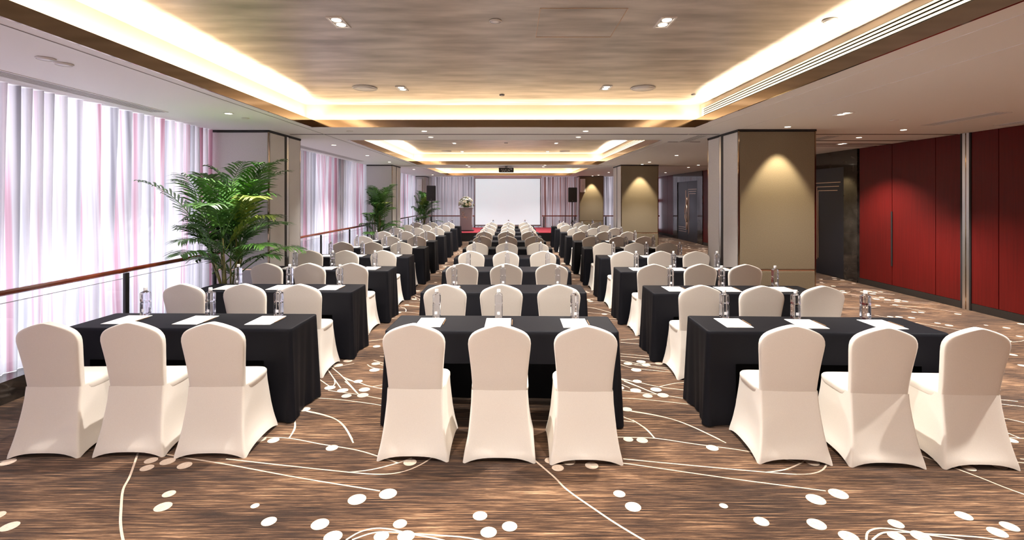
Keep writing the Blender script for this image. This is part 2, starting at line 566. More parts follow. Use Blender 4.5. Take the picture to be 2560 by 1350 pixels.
# ------------------------------------------------------------------ ceiling
def build_ceiling():
    mb = MB()
    z0, z1 = ZC, ZC + .03
    mb.box(XW - .2, TX0, YN, YE + .2, z0, z1)
    mb.box(TX1, XR + .2, YN, YE + .2, z0, z1)
    ys = [YN] + [v for t in TRAYS for v in t] + [YE + .2]
    for a, b in zip(ys[0::2], ys[1::2]):
        mb.box(TX0, TX1, a, b, z0, z1)
    struct(mb.build('ceiling', M['soffit']), 'white painted lowered ceiling around the recesses')
    names = ('rear', 'nearest', 'second', 'third')
    for i, (y0, y1) in enumerate(TRAYS):
        a0, a1, b0, b1 = TX0 - COVE, TX1 + COVE, y0 - COVE, y1 + COVE
        g = MB()
        g.box(a0 - .03, a1 + .03, b0 - .03, b1 + .03, ZG, ZG + .03)
        go = struct(g.build('ceiling_recess', M['gold']), f'gold leaf panel of the {names[i]} ceiling recess')
        c = MB()
        zz0 = z1
        c.box(a0 - .03, a0, b0 - .03, b1 + .03, zz0, ZG)
        c.box(a1, a1 + .03, b0 - .03, b1 + .03, zz0, ZG)
        c.box(a0, a1, b0 - .03, b0, zz0, ZG)
        c.box(a0, a1, b1, b1 + .03, zz0, ZG)
        cv = c.build('cove_wall', M['cove_paint'], go)
        f = MB()
        t = .02
        f.box(TX0, TX0 + t, y0, y1, ZC - .002, 2.928)
        f.box(TX1 - t, TX1, y0, y1, ZC - .002, 2.928)
        f.box(TX0, TX1, y0, y0 + t, ZC - .002, 2.928)
        f.box(TX0, TX1, y1 - t, y1, ZC - .002, 2.928)
        f.build('fascia', M['bronze'], go)
        # long slotted air grille on the red-wall side of the recess
        gr = thing('air_grille', f'long slatted air grille along the red-wall side of the {names[i]} ceiling recess', 'air vent', (a1, (y0 + y1) / 2, 3.0), 0, 'cove air grilles')
        hl = (y1 - y0) / 2 - .02
        fr = MB().box(-.012, -.004, -hl, hl, -.07, .105)
        fr.build('backing', M['dark'], gr)
        for k in range(6):
            s = MB()
            zz = -.062 + k * .029
            b = len(s.v)
            s.v += [(-.013, -hl, zz), (-.034, -hl, zz - .008), (-.034, -hl, zz + .008), (-.013, -hl, zz + .014),
                    (-.013, hl, zz), (-.034, hl, zz - .008), (-.034, hl, zz + .008), (-.013, hl, zz + .014)]
            for q in ((0, 1, 2, 3), (7, 6, 5, 4), (0, 4, 5, 1), (1, 5, 6, 2), (2, 6, 7, 3), (3, 7, 4, 0)):
                s.face(q)
            s.build('slat', M['slat_paint'], gr)
    # seams and partition tracks in the lowered ceiling
    n = 0
    for (x0, x1, y0, y1, m) in ((TX0 - .12, TX0 - .112, YN, 24.2, 'grey'), (2.89, 2.896, YN, 24.2, 'white'), (3.44, 3.446, YN, 7.4, 'white'),
                                (-3.6, 3.4, 8.07, 8.12, 'dark'), (4.62, XR, 8.07, 8.12, 'dark'), (-3.6, 3.4, 16.05, 16.09, 'dark'), (4.62, XR, 16.05, 16.09, 'dark'),
                                (4.62, XR, 8.95, 9.02, 'dark'), (4.62, XR, 9.5, 9.6, 'dark'), (4.62, XR, 9.85, 9.9, 'dark'), (2.9, 3.5, 9.15, 9.19, 'dark')):
        n += 1
        struct(MB().box(x0, x1, y0, y1, ZC - .0035, ZC).build(f'trim_{n}', M[m]))
    n += 1
    # access hatch lines in the gold panel
    hx0, hx1, hy0, hy1 = .214, .857, 3.63, 4.28
    for (x0, x1, y0, y1) in ((hx0, hx1, hy0, hy0 + .004), (hx0, hx1, hy1, hy1 + .004), (hx0, hx0 + .004, hy0, hy1), (hx1, hx1 + .004, hy0, hy1)):
        struct(MB().box(x0, x1, y0, y1, ZG - .003, ZG).build(f'trim_{n}', M['gold_line']))
        n += 1


build_ceiling()


# ------------------------------------------------------------------ walls and windows
def window(n, axis, at, u0, u1, bars):
    """a glazed bay: frame (structure) with panes as children; axis 'y' runs along Y at X=at"""
    z0, z1 = .2, 2.80
    fr = MB()

    def bx(mb, a, b, za, zb, d0, d1):
        if axis == 'y':
            mb.box(at + d0, at + d1, a, b, za, zb)
        else:
            mb.box(a, b, at - d1, at - d0, za, zb)
    us = [u0] + bars + [u1]
    for u in us:
        bx(fr, u - .045, u + .045, z0, z1, -.06, .06)
    for za, zb in ((z0, z0 + .06), (1.56, 1.74), (z1 - .06, z1)):
        bx(fr, u0, u1, za, zb, -.05, .05)
    f = struct(fr.build(f'window_{n}', M['alu']))
    for a, b in zip(us, us[1:]):
        p = MB()
        bx(p, a + .045, b - .045, z0 + .06, z1 - .06, -.006, .006)
        p.build('pane', M['pane'], f)


def build_walls():
    # left side: low plinth, window bays between column stubs
    struct(MB().box(XW - .2, -4.37, YN, YE, 0, .195).build('baseboard_left', M['stone']))
    w = MB()
    for a, b in ((8.0, 8.35), (16.0, 16.35), (23.9, YE + .2), (YN - .1, -8.2)):
        w.box(XW - .2, XW, a, b, .195, ZC)
    w.box(XW - .2, XW, YN, YE + .2, 2.79, ZC)
    struct(w.build('wall_left', M['wall']))
    window(1, 'y', XW, -8.2, 8.0, [-6.6, -5.0, -3.4, -1.9, -.4, 1.2, 2.8, 4.4, 6.1])
    window(2, 'y', XW, 8.35, 16.0, [9.9, 11.4, 12.9, 14.4])
    window(3, 'y', XW, 16.35, 23.9, [17.9, 19.4, 20.9, 22.4])
    # far end
    w = MB()
    w.box(XW - .2, XR + .2, YE, YE + .15, 0, .2)
    w.box(XW - .2, -3.9, YE, YE + .15, .2, ZC)
    w.box(3.2, 4.5, YE, YE + .15, .2, ZC)
    w.box(XR, XR + .2, YE, YE + .15, .2, ZC)
    w.box(XW - .2, XR + .2, YE, YE + .15, 2.79, ZC)
    struct(w.build('wall_far', M['wall']))
    window(4, 'x', YE + .06, -3.9, 3.2, [-2.2, -.4, 1.4])
    window(5, 'x', YE + .06, 4.5, XR, [5.9])
    # behind the viewer
    struct(MB().box(XW - .2, XR + .3, YN - .15, YN, 0, ZC + .4).build('wall_near', M['wall']))
    # red wall
    wr = struct(MB().box(XR + .03, XR + .2, YN, YE, 0, ZC).build('wall_right', M['skirting']))
    struct(MB().box(XR - .004, XR + .03, YN, 10.40, 0, .115).build('baseboard_right', M['skirting']))
    struct(MB().box(XR - .004, XR + .03, 13.6, 18.8, 0, .115).build('baseboard_right', M['skirting']))
    struct(MB().box(XR - .004, XR + .03, 22.2, YE, 0, .115).build('baseboard_right', M['skirting']))
    seams = [10.36, 9.47, 8.50, 8.02]
    segs = list(zip(seams, seams[1:]))
    y = 7.84
    for nx in (7.40, 6.45, 5.5, 4.55, 3.6, 2.65, 1.7, .75, -.2, -1.15, -2.1, -3.05, -4.0, -4.95, -5.9, -6.85, -7.8, -8.6):
        segs.append((y, nx))
        y = nx
    for a, b in ((13.6, 14.6), (14.6, 15.8), (16.15, 17.0), (17.0, 17.9), (17.9, 18.8), (22.2, 23.0), (23.0, 23.8), (23.8, 24.6)):
        segs.append((b, a))
    for a, b in segs:
        MB().box(XR, XR + .03, b + .006, a - .006, .12, ZC - .004).build('panel', M['red'], wr)
    MB().box(XR - .012, XR + .02, 9.452, 9.488, .48, 1.52).build('handle', M['dark'], wr)
    for a, b, m in ((7.84, 7.87, 'dark'), (7.87, 7.915, 'steel'), (7.915, 7.935, 'bronze'), (7.935, 7.985, 'steel'), (7.985, 8.02, 'dark'),
                    (15.8, 15.9, 'dark'), (15.9, 16.05, 'steel'), (16.05, 16.15, 'dark')):
        MB().box(XR - .012, XR + .03, a, b, 0, ZC - .002).build('jamb_strip', M[m], wr)


build_walls()


def door(n, y0, y1, l0, l1):
    """double door in a dark stone surround on the red wall"""
    x = XR
    s = MB()
    s.box(x - .02, x + .03, y0, l0, 0, ZC - .001)
    s.box(x - .02, x + .03, l1, y1, 0, ZC - .001)
    s.box(x - .02, x + .03, l0, l1, 2.46, ZC - .001)
    d = struct(s.build(f'door_{n}', M['stone']), 'dark double door with rose gold inlay in the red wall')
    mid = (l0 + l1) / 2
    for a, b in ((l0, mid), (mid, l1)):
        lf = MB().box(x + .006, x + .03, a + .004, b - .004, .012, 2.455).build('door_leaf', M['door'], d)
        near = a == l0
        t = .016

        def strip(ya, yb, za, zb):
            MB().box(x - .001, x + .008, ya, yb, za, zb).build('inlay', M['gold_line'], lf)
        for k, off in enumerate((.10, .15, .20)):
            if near:
                yy = mid - off
                ztop = (2.14, 2.05, 1.96)[k]
                strip(yy - t, yy, .29 + .04 * k, ztop)
                strip(l0 + .14 + .05 * k, yy, ztop - t, ztop)
            else:
                yy = mid + off
                zb = (.55, .46, .37)[2 - k]
                strip(yy, yy + t, zb, 2.10)
                strip(yy, l1 - .14, zb, zb + t)
        # each leaf carries half of a pointed ring handle
        h = MB()
        sg = -1 if near else 1
        pts = []
        for k in range(13):
            u = -1 + 2 * k / 12
            pts.append((x - .05 + .045 * abs(u) ** 6, mid + sg * (.015 + .13 * (1 - u * u)), 1.15 + .36 * u))
        h.tube(pts, .016, 8)
        h.tube([(x - .005, mid + sg * .03, 1.49), (x - .005, mid + sg * .03, 1.82)], .013, 6)
        h.tube([(x - .005, mid + sg * .03, .48), (x - .005, mid + sg * .03, .81)], .013, 6)
        h.build('door_handle', M['gold_line'], d)
    return d


door(1, 10.40, 13.6, 10.82, 13.1)
door(2, 18.8, 22.2, 19.3, 21.65)


# ------------------------------------------------------------------ columns
def column(x0, x1, y0, y1, aisle, where):
    """square column clad in fabric panels; aisle = +1 if its slotted face looks to +X"""
    core = struct(MB().box(x0 + .03, x1 - .03, y0 + .03, y1 - .03, 0, ZC).build('column', M['bronze']), f'fabric panelled column {where}')
    zt = ZC - .035
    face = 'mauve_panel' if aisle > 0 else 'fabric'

    def panel(ax0, ax1, ay0, ay1, z0, z1, name='panel', m='fabric'):
        o = MB().box(ax0, ax1, ay0, ay1, z0, z1).build(name, M[m], core)
        bv = o.modifiers.new('soft', 'BEVEL')
        bv.width, bv.segments = .008, 2
        return o
    # camera-facing and rear faces
    for ya, yb in ((y0, y0 + .035), (y1 - .035, y1)):
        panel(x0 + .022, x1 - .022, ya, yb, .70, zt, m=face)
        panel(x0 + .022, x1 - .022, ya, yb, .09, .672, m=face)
        MB().box(x0 + .02, x1 - .02, ya + .008, yb - .008, .676, .694).build('dado_strip', M['gold_line'], core)
    # aisle face: two panels with a partition jamb between
    xa, xb = (x1 - .035, x1) if aisle > 0 else (x0, x0 + .035)
    L = y1 - y0
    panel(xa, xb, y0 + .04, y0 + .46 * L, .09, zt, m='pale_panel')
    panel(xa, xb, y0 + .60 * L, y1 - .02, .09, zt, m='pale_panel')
    for a, b, m in ((.465, .53, 'dark'), (.53, .585, 'steel')):
        MB().box(xa + (.004 if aisle > 0 else 0), xb - (0 if aisle > 0 else .004), y0 + a * L, y0 + b * L, 0, ZC - .002).build('jamb_strip', M[m], core)
    # window face
    xa, xb = (x0, x0 + .035) if aisle > 0 else (x1 - .035, x1)
    panel(xa, xb, y0 + .04, y1 - .04, .09, zt)
    e = MB()
    for px in (x0 + .003, x1 - .021):
        for py in (y0 + .003, y1 - .021):
            e.box(px, px + .018, py, py + .018, 0, ZC - .001)
    e.build('corner_trim', M['bronze'], core)
    c = MB()
    c.box(x0 - .003, x1 + .003, y0 - .003, y1 + .003, zt + .005, ZC - .0005)
    c.build('head_trim', M['dark'], core)
    c = MB()
    c.box(x0 + .005, x1 - .005, y0 + .005, y1 - .005, 0, .085)
    c.build('foot_trim', M['skirting'], core)


column(-4.62, -3.70, 7.59, 8.74, 1, 'nearest on the window side')
column(-4.62, -3.70, 15.5, 16.65, 1, 'second on the window side')
column(-4.62, -4.05, 23.5, 24.3, 1, 'at the far end of the window side')
column(3.44, 4.62, 7.50, 8.67, -1, 'nearest on the red-wall side')
column(3.44, 4.62, 15.5, 16.67, -1, 'second on the red-wall side')
column(3.24, 4.40, 23.5, 24.3, -1, 'beside the screen at the far end')


# ------------------------------------------------------------------ curtains
def curtain(label, axis, at, u0, u1, m, wl=.175, amp=.058, seed=0, z0=.198, z1=2.812, group=None, name='curtain'):
    rnd = random.Random(seed)
    step = wl / 11
    n = int(abs(u1 - u0) / step)
    rows = [z1, 2.7, 2.4, 2.0, 1.55, 1.1, .65, z0]
    ph = [rnd.uniform(0, 6.28) for _ in range(8)]
    mb = MB()
    phase = 0.0
    cols = []
    for i in range(n + 1):
        u = u0 + (u1 - u0) * i / n
        loc_wl = wl * (1 + .28 * math.sin(u * 2.3 + ph[0]) + .2 * math.sin(u * 5.1 + ph[1]))
        phase += 2 * PI * step / loc_wl
        col = []
        for z in rows:
            t = (z1 - z) / (z1 - z0)
            q = phase + t * 1.5 * math.sin(u * 1.7 + ph[2]) + t * .9 * math.sin(u * 4.3 + ph[3])
            a = amp * (1 - .35 * t + .35 * t * math.sin(u * 3.1 + ph[4]))
            d = a * (math.sin(q) + .35 * math.sin(2 * q + ph[5]) * (1 - .5 * t) + .5 * t * math.sin(q * .5 + ph[6]))
            uu = u + .3 * a * math.cos(q)
            col.append((at + d, uu, z) if axis == 'y' else (uu, at + d, z))
        cols.append(col)
    mb.rings(cols, False, False, 0, True, closed=False)
    o = mb.build(name, m)
    return tag(o, label, 'curtain', group)


G = 'floor-length sheer curtains'
curtain('pink and white sheer curtain over the nearest window bay, left of the first palm', 'y', -4.56, -8.2, 7.62, M['sheer_y'], seed=1, group=G)
curtain('pink and white sheer curtain over the second window bay, behind the second palm', 'y', -4.56, 8.75, 15.5, M['sheer_y'], seed=2, group=G)
curtain('pink and white sheer curtain over the farthest window bay, behind the third palm', 'y', -4.56, 16.7, 23.5, M['sheer_y'], seed=3, group=G)
curtain('mauve striped drape on the end wall, behind the flowers and lectern', 'x', 24.28, -4.0, -1.72, M['sheer_x'], seed=4, wl=.19, group=G)
curtain('brown striped drape on the end wall, between screen and gold-lit column', 'x', 24.28, 1.36, 3.2, M['brown_x'], seed=5, wl=.19, group=G)
curtain('grey drape on the end wall behind the projection screen', 'x', 24.32, -1.70, 1.34, M['sheer_x'], seed=6, wl=.19, group=G)
curtain('striped drape in the far corner beside the red wall', 'x', 24.28, 4.45, 7.2, M['sheer_x'], seed=7, wl=.19, group=G)


# ------------------------------------------------------------------ handrails with glass
def handrail(label, axis, at, u0, u1, posts, z=.95):
    t = thing('handrail', label, 'railing', (at, (u0 + u1) / 2, 0) if axis == 'y' else ((u0 + u1) / 2, at, 0), 0, 'wooden handrails before the windows')
    mid = (u0 + u1) / 2

    def P(u, d, zz):
        return (d, u - mid, zz) if axis == 'y' else (u - mid, d, zz)
    sec = [(-.028, -.012), (-.028, .012), (-.015, .027), (.015, .027), (.028, .012), (.028, -.012), (.015, -.022), (-.015, -.022)]
    rb = MB()
    rb.rings([[P(u, d, z + h) for d, h in sec] for u in (u0, u1)], smooth=False)
    rb.build('rail', M['rail_wood'], t)
    zb = .0 if axis == 'x' else .196
    for u in posts:
        pm = MB()
        a, b = P(u - .03, -.014, zb), P(u + .03, .014, z - .03)
        pm.box(min(a[0], b[0]), max(a[0], b[0]), min(a[1], b[1]), max(a[1], b[1]), a[2], b[2])
        pm.build('post', M['post'], t)
    es = [u0] + list(posts) + [u1]
    for a, b in zip(es, es[1:]):
        if b - a < .3:
            continue
        g = MB()
        p, q = P(a + .05, -.005, zb + .02), P(b - .05, .005, .86)
        g.box(min(p[0], q[0]), max(p[0], q[0]), min(p[1], q[1]), max(p[1], q[1]), p[2], q[2])
        go = g.build('glass_panel', M['glass'], t)
        e = MB()
        p, q = P(a + .05, -.006, .86), P(b - .05, .006, .865)
        e.box(min(p[0], q[0]), max(p[0], q[0]), min(p[1], q[1]), max(p[1], q[1]), p[2], q[2])
        e.build('glass_edge', M['glass_edge'], go)


handrail('red-brown handrail over glass before the nearest curtain, ending at the first palm', 'y', -4.42, -8.1, 7.5, (-6.4, -3.4, -.4, 2.6, 5.7, 7.4))
handrail('red-brown handrail over glass before the second window bay', 'y', -4.42, 8.78, 15.45, (8.9, 11.55, 13.6, 15.3))
handrail('red-brown handrail over glass before the farthest window bay', 'y', -4.42, 16.7, 23.45, (16.8, 19.2, 21.4, 23.3))
handrail('handrail on the end wall behind the lectern', 'x', 24.0, -4.0, -1.62, (-3.85, -1.75), .91)
handrail('handrail on the end wall behind the tripod speaker beside the screen', 'x', 24.0, 1.5, 3.2, (1.6, 3.1), .91)
handrail('handrail on the end wall in the far corner by the red wall', 'x', 24.0, 4.46, 7.2, (4.6, 7.1), .91)


# ------------------------------------------------------------------ tables
TW, TD, TH = 1.83, .52, .742


def cloth_mesh():
    hw, hd = TW / 2, TD / 2
    cut = hw - .215
    xs = [-hw + .03 + (2 * hw - .06) * i / 60 for i in range(61)]
    xs += [-cut, cut]
    xs = sorted(set(round(x, 4) for x in xs))
    ys = [-hd + .03 + (2 * hd - .06) * i / 26 for i in range(27)]
    per = []                     # (x, y, nx, ny, side, u)
    for x in xs:
        per.append((x, -hd, 0, -1, 'f', x))

    def corner(cx, cy, a0):
        for k in range(1, 6):
            a = a0 + (PI / 2) * k / 6
            per.append((cx + .03 * math.cos(a), cy + .03 * math.sin(a), math.cos(a), math.sin(a), 'c', 0))
    corner(hw - .03, -hd + .03, -PI / 2)
    for y in ys:
        per.append((hw, y, 1, 0, 's', y))
    corner(hw - .03, hd - .03, 0)
    for x in reversed(xs):
        per.append((x, hd, 0, 1, 'b', x))
    corner(-hw + .03, hd - .03, PI / 2)
    for y in reversed(ys):
        per.append((-hw, y, -1, 0, 's', y))
    corner(-hw + .03, -hd + .03, PI)
    n = len(per)
    zs = [TH - .006, TH - .03, .66, .58, .50, .49, .40, .30, .20, .10, .012]
    rings = [[(x - nx * .016, y - ny * .016, TH) for x, y, nx, ny, s, u in per], [(x - nx * .005, y - ny * .005, TH - .0015) for x, y, nx, ny, s, u in per]]
    for z in zs:
        t = (TH - z) / TH
        r = []
        for x, y, nx, ny, s, u in per:
            if s == 's':
                v = (u + hd) / TD
                o = .006 * t + t * (.022 * math.cos(2 * PI * v) + .008 * math.cos(8 * PI * v + 1.0 * nx) + .004)
            elif s == 'c':
                o = .006 * t + .034 * t
            else:
                d = hw - abs(u)
                o = .004 * t + t * (.032 * math.exp(-(d / .06) ** 2) - .006 * math.exp(-((d - .14) / .05) ** 2) + .003 * math.cos(u * 17 + (2 if s == 'b' else 0)))
            r.append((x + nx * o, y + ny * o, z))
        rings.append(r)
    mb = MB()
    b = 0
    for r in rings:
        mb.v += r
    for k in range(len(rings) - 1):
        for i in range(n):
            j = (i + 1) % n
            p, q = per[i], per[j]
            if p[4] == 'f' and q[4] == 'f' and k >= 2 and zs[k - 2] <= .4901 and abs((p[5] + q[5]) / 2) < cut:
                continue
            mb.face((k * n + i, k * n + j, (k + 1) * n + j, (k + 1) * n + i)[::-1] if False else (k * n + j, k * n + i, (k + 1) * n + i, (k + 1) * n + j), 0, True)
    mb.face(range(n), 0, False)
    return mb


ORD = ['first', 'second', 'third', 'fourth', 'fifth', 'sixth', 'seventh', 'eighth', 'ninth', 'tenth']
BLOCKS = [('window-side', -2.655, 3.95, ('window-side', 'middle', 'aisle-side')),
          ('middle', -.068, 3.86, ('window-side', 'middle', 'red-wall-side')),
          ('red-wall-side', 2.46, 3.83, ('aisle-side', 'middle', 'red-wall-side'))]
STEP = 1.56


def make_table():
    t = thing('banquet_table', 'x', 'table', (0, 0, 0), 0, 'black clothed conference tables')
    c = cloth_mesh().build('tablecloth', M['cloth'], t)
    MB().box(-TW / 2 + .03, TW / 2 - .03, -TD / 2 + .03, TD / 2 - .03, TH - .03, TH - .004).build('tabletop', M['board'], t)
    for sx in (-1, 1):
        for sy in (-1, 1):
            MB().tube([(sx * .80, sy * .18, .0), (sx * .80, sy * .18, TH - .03)], .014, 8).build('leg', M['post'], t)
    return t


def make_chair():
    t = thing('banquet_chair', 'x', 'chair', (0, 0, 0), 0, 'ivory covered banquet chairs')
    # skirt: stretch cover from the seat down to four feet
    W = [(0, .246), (.03, .241), (.1, .225), (.2, .211), (.3, .2025), (.38, .1965), (.46, .1945)]
    YR = [(0, 0.0), (.03, .003), (.1, .018), (.2, .040), (.3, .060), (.38, .073), (.46, .083)]
    YF = [(0, .512), (.03, .510), (.1, .500), (.2, .490), (.3, .481), (.38, .473), (.46, .466)]
    rings = []
    for z in (0, .012, .025, .05, .08, .12, .16, .2, .25, .3, .34, .38, .42, .44, .46):
        hw, yr, yf = lerp_table(W, z), lerp_table(YR, z), lerp_table(YF, z)
        rr = .016
        rf = .018 + .04 * min(1, z / .45)
        ring = []
        for (ax, ay, bx, by, nx, ny, cx, cy, r, a0) in (
                (-hw + rr, yr, hw - rr, yr, 0, 1, hw - rr, yr + rr, rr, -PI / 2),
                (hw, yr + rr, hw, yf - rf, -1, 0, hw - rf, yf - rf, rf, 0),
                (hw - rf, yf, -hw + rf, yf, 0, -1, -hw + rf, yf - rf, rf, PI / 2),
                (-hw, yf - rf, -hw, yr + rr, 1, 0, -hw + rr, yr + rr, rr, PI)):
            for k in range(13):
                q = k / 12
                u = 2 * q - 1
                arch = .036 * (1 - abs(u) ** 3) * max(0, 1 - z / .10)
                pull = .013 * (1 - u * u) * math.exp(-((z - .17) / .15) ** 2)
                ring.append((ax + (bx - ax) * q + nx * pull, ay + (by - ay) * q + ny * pull, z + arch))
            for k in range(1, 4):
                a = a0 + PI / 2 * k / 4
                ring.append((cx + r * math.cos(a), cy + r * math.sin(a), z))
        rings.append(ring)
    MB().rings(rings, False, False).build('skirt', M['chair'], t)
    # seat cushion
    rings = [superring(hw, hy, 0, .285, z, 48, .36) for hw, hy, z in
             ((.19, .178, .40), (.198, .186, .425), (.2015, .190, .447), (.2005, .189, .463), (.193, .182, .473), (.17, .155, .479), (.11, .10, .483), (.03, .03, .4845))]
    MB().rings(rings, True, True).build('seat', M['chair'], t)
    # backrest: waisted, crowned, leaning back
    BW = [(.40, .190), (.46, .1885), (.52, .1905), (.60, .196), (.68, .2035), (.76, .2125), (.80, .2145), (.82, .2145)]

    def yc(z):
        u = (z - .40) / .52
        return .112 - .085 * u ** 1.25
    rings = []
    zs = [.40, .44, .46, .48, .50, .52, .55, .60, .65, .70, .75, .79]
    for z in zs:
        th = .026 + .004 * min(1, max(0, (z - .45) / .08))
        rings.append(superring(lerp_table(BW, z), th, 0, yc(z) + .003, z, 48, .36))
    for k in range(1, 11):      # crown: flattish arch with rounded shoulders
        a = k / 10
        x = .2145 * (1 - a ** 1.7) if a < 1 else .004
        # height along the arch for this half width
        u = x / .2145
        z = .922 - .074 * u ** 1.6 - .044 * u ** 14
        th = .030
        rings.append(superring(max(x, .012), th, 0, yc(z) + .004, z, 48, .36))
    MB().rings(rings, True, True).build('backrest', M['chair'], t)
    return t


def make_bottle():
    t = thing('water_bottle', 'x', 'bottle', (0, 0, 0), 0, 'clear water bottles on the tables')

    def sq(h, z, e=.30):
        r = []
        for k, (x, y, zz) in enumerate(superring(h, h, 0, 0, z, 32, e)):
            m_ = min(abs(x), abs(y)) / h            # shallow groove down each face
            g = 1 - .10 * math.exp(-(m_ / .30) ** 2)
            r.append((x * g if abs(x) > abs(y) else x, y * g if abs(y) >= abs(x) else y, zz))
        return r
    prof = [(.030, 0), (.0325, .004), (.0325, .108), (.0315, .114), (.0300, .120), (.0315, .126), (.0325, .132), (.0325, .192), (.030, .200)]
    rings = [sq(h, z) for h, z in prof] + [superring(.020, .020, 0, 0, .207, 32, .6), superring(.0135, .0135, 0, 0, .212, 32, 1), superring(.0135, .0135, 0, 0, .216, 32, 1)]
    MB().rings(rings, True, True, smooth=False).build('body', M['bottle'], t)
    MB().lathe((0, 0), [(.0155, .2125), (.0158, .22), (.0158, .238), (.0145, .243)], 20).build('cap', M['cap'], t)
    MB().box(-.012, .012, -.0318, -.0298, .03, .055).build('sticker', M['sticker'], t)
    return t


def make_pad():
    mb = MB()
    mb.box(-.105, .105, -.1485, .1485, 0, .0035)
    o = mb.build('notepad', M['paper'])
    return tag(o, 'x', 'notepad', 'white notepads on the tables')


def make_pencil():
    mb = MB()
    mb.rings([[(.0038 * math.cos(k * PI / 3), y, .0038 + .0038 * math.sin(k * PI / 3)) for k in range(6)] for y in (-.09, .078)] +
             [[(.0006 * math.cos(k * PI / 3), .09, .0038 + .0006 * math.sin(k * PI / 3)) for k in range(6)]], smooth=False)
    o = mb.build('pencil', M['pencil'])
    return tag(o, 'x', 'pencil', 'wooden pencils beside the notepads')


def lay_out():
    rnd = random.Random(11)
    first = {}

    def put(kind, loc, rz, label):
        if kind not in first:
            o = {'table': make_table, 'chair': make_chair, 'bottle': make_bottle, 'pad': make_pad, 'pencil': make_pencil}[kind]()
            o.location, o.rotation_euler = loc, (0, 0, rz)
            o['label'] = label
            first[kind] = o
        else:
            copy_thing(first[kind], loc, rz, label)
    rot0 = (-1.0, -1.2, -2.4)
    chairs0 = [[(-3.20, 3.385), (-2.63, 3.40), (-2.06, 3.385)], [(-.665, 3.345), (-.078, 3.325), (.505, 3.300)], [(1.90, 3.305), (2.487, 3.262), (3.085, 3.24)]]
    items0 = [[(-3.25, -.62), (-2.64, -.62), (-2.09, -.62)]] * 3
    for bi, (bname, bx, by, seats) in enumerate(BLOCKS):
        for k in range(10):
            a = math.radians(rot0[bi] if k == 0 else rot0[bi] * .45 + rnd.uniform(-.5, .5))
            x = bx + (0 if k == 0 else rnd.uniform(-.02, .02)) - (.012 * k if bi == 0 else (.006 * k if bi == 2 else 0))
            y = by + STEP * k + (0 if k == 0 else rnd.uniform(-.03, .03)) + TD / 2
            ca, sa = math.cos(a), math.sin(a)

            def at(lx, ly):
                return (x + lx * ca - ly * sa, y + lx * sa + ly * ca)
            row = f'{ORD[k]} row from the camera, {bname} block'
            put('table', (x, y, 0), a, f'black clothed table, {row}')
            for s in range(3):
                seat = f'{seats[s]} seat'
                lx = (-.585, 0, .585)[s]
                if k == 0:
                    cx, cy = chairs0[bi][s]
                    rz = (a if bi else .02) + rnd.uniform(-.01, .01)
                else:
                    cx, cy = at(lx + rnd.uniform(-.025, .025), -TD / 2 - .55 + rnd.uniform(-.025, .012))
                    rz = a + rnd.uniform(-.025, .025)
                put('chair', (cx, cy, 0), rz, f'ivory covered chair, {seat}, {row}')
                jx = rnd.uniform(-.02, .02)
                ox = (-.61, -.02, .60)[s] + jx
                px, py = at(ox, TD / 2 - .265 + rnd.uniform(-.006, .006))
                put('pad', (px, py, TH + .001), a + rnd.uniform(-.02, .02), f'white notepad, {seat}, {row}')
                qx, qy = at(ox + rnd.uniform(-.01, .03), TD / 2 - .07)
                put('bottle', (qx, qy, TH + .001), a + rnd.uniform(-.12, .12), f'clear water bottle, {seat}, {row}')
                if k < 4:
                    ex, ey = at(ox + .116, TD / 2 - .25)
                    put('pencil', (ex, ey, TH + .001), a + rnd.uniform(-.03, .03), f'wooden pencil beside the notepad, {seat}, {row}')


lay_out()


# ------------------------------------------------------------------ ceiling lamps, vents and fittings
def spot(name, loc, e, ang, blend, parent, rot=(0, 0, 0), col=LAMP, r=.03):
    d = bpy.data.lights.new(name, 'SPOT')
    d.energy, d.spot_size, d.spot_blend, d.color, d.shadow_soft_size = e * GAIN, ang, blend, col, r
    o = bpy.data.objects.new(name, d)
    o.location, o.rotation_euler = loc, rot
    COL.objects.link(o)
    o.parent = parent
    return o


def round_light(x, y, label, e=40, ang=1.7, r=.045, rot=(0, 0, 0), blend=.6, col=LAMP):
    t = thing('downlight', label, 'ceiling light', (x, y, ZC), 0, 'recessed ceiling downlights')
    MB().lathe((0, 0), [(r * 1.25, -.004), (r * 1.2, -.006), (r, -.006), (r, -.001)], 24).build('trim_ring', M['lamp_trim'], t)
    MB().cyl((0, 0), r * .86, -.0085, -.006, 20).build('lamp', M['lens'], t)
    if e:
        spot('bulb', (0, 0, -.03), e, ang, blend, t, rot, col)
    return t


def twin_light(x, y, z, label, e=40, rz=0):
    t = thing('twin_downlight', label, 'ceiling light', (x, y, z), rz, 'square twin downlights')
    f = MB()
    f.box(-.06, .06, -.12, -.105, -.008, 0)
    f.box(-.06, .06, .105, .12, -.008, 0)
    f.box(-.06, -.047, -.105, .105, -.008, 0)
    f.box(.047, .06, -.105, .105, -.008, 0)
    f.box(-.047, .047, -.004, .004, -.006, 0)
    f.build('frame', M['lamp_trim'], t)
    MB().box(-.047, .047, -.105, .105, -.001, 0).build('backing', M['grey'], t)
    for sy in (-.053, .053):
        MB().cyl((0, sy), .036, -.006, -.001, 20).build('lamp', M['lens'], t)
    if e:
        spot('bulb', (0, 0, -.03), e, 2.0, .7, t)
    return t


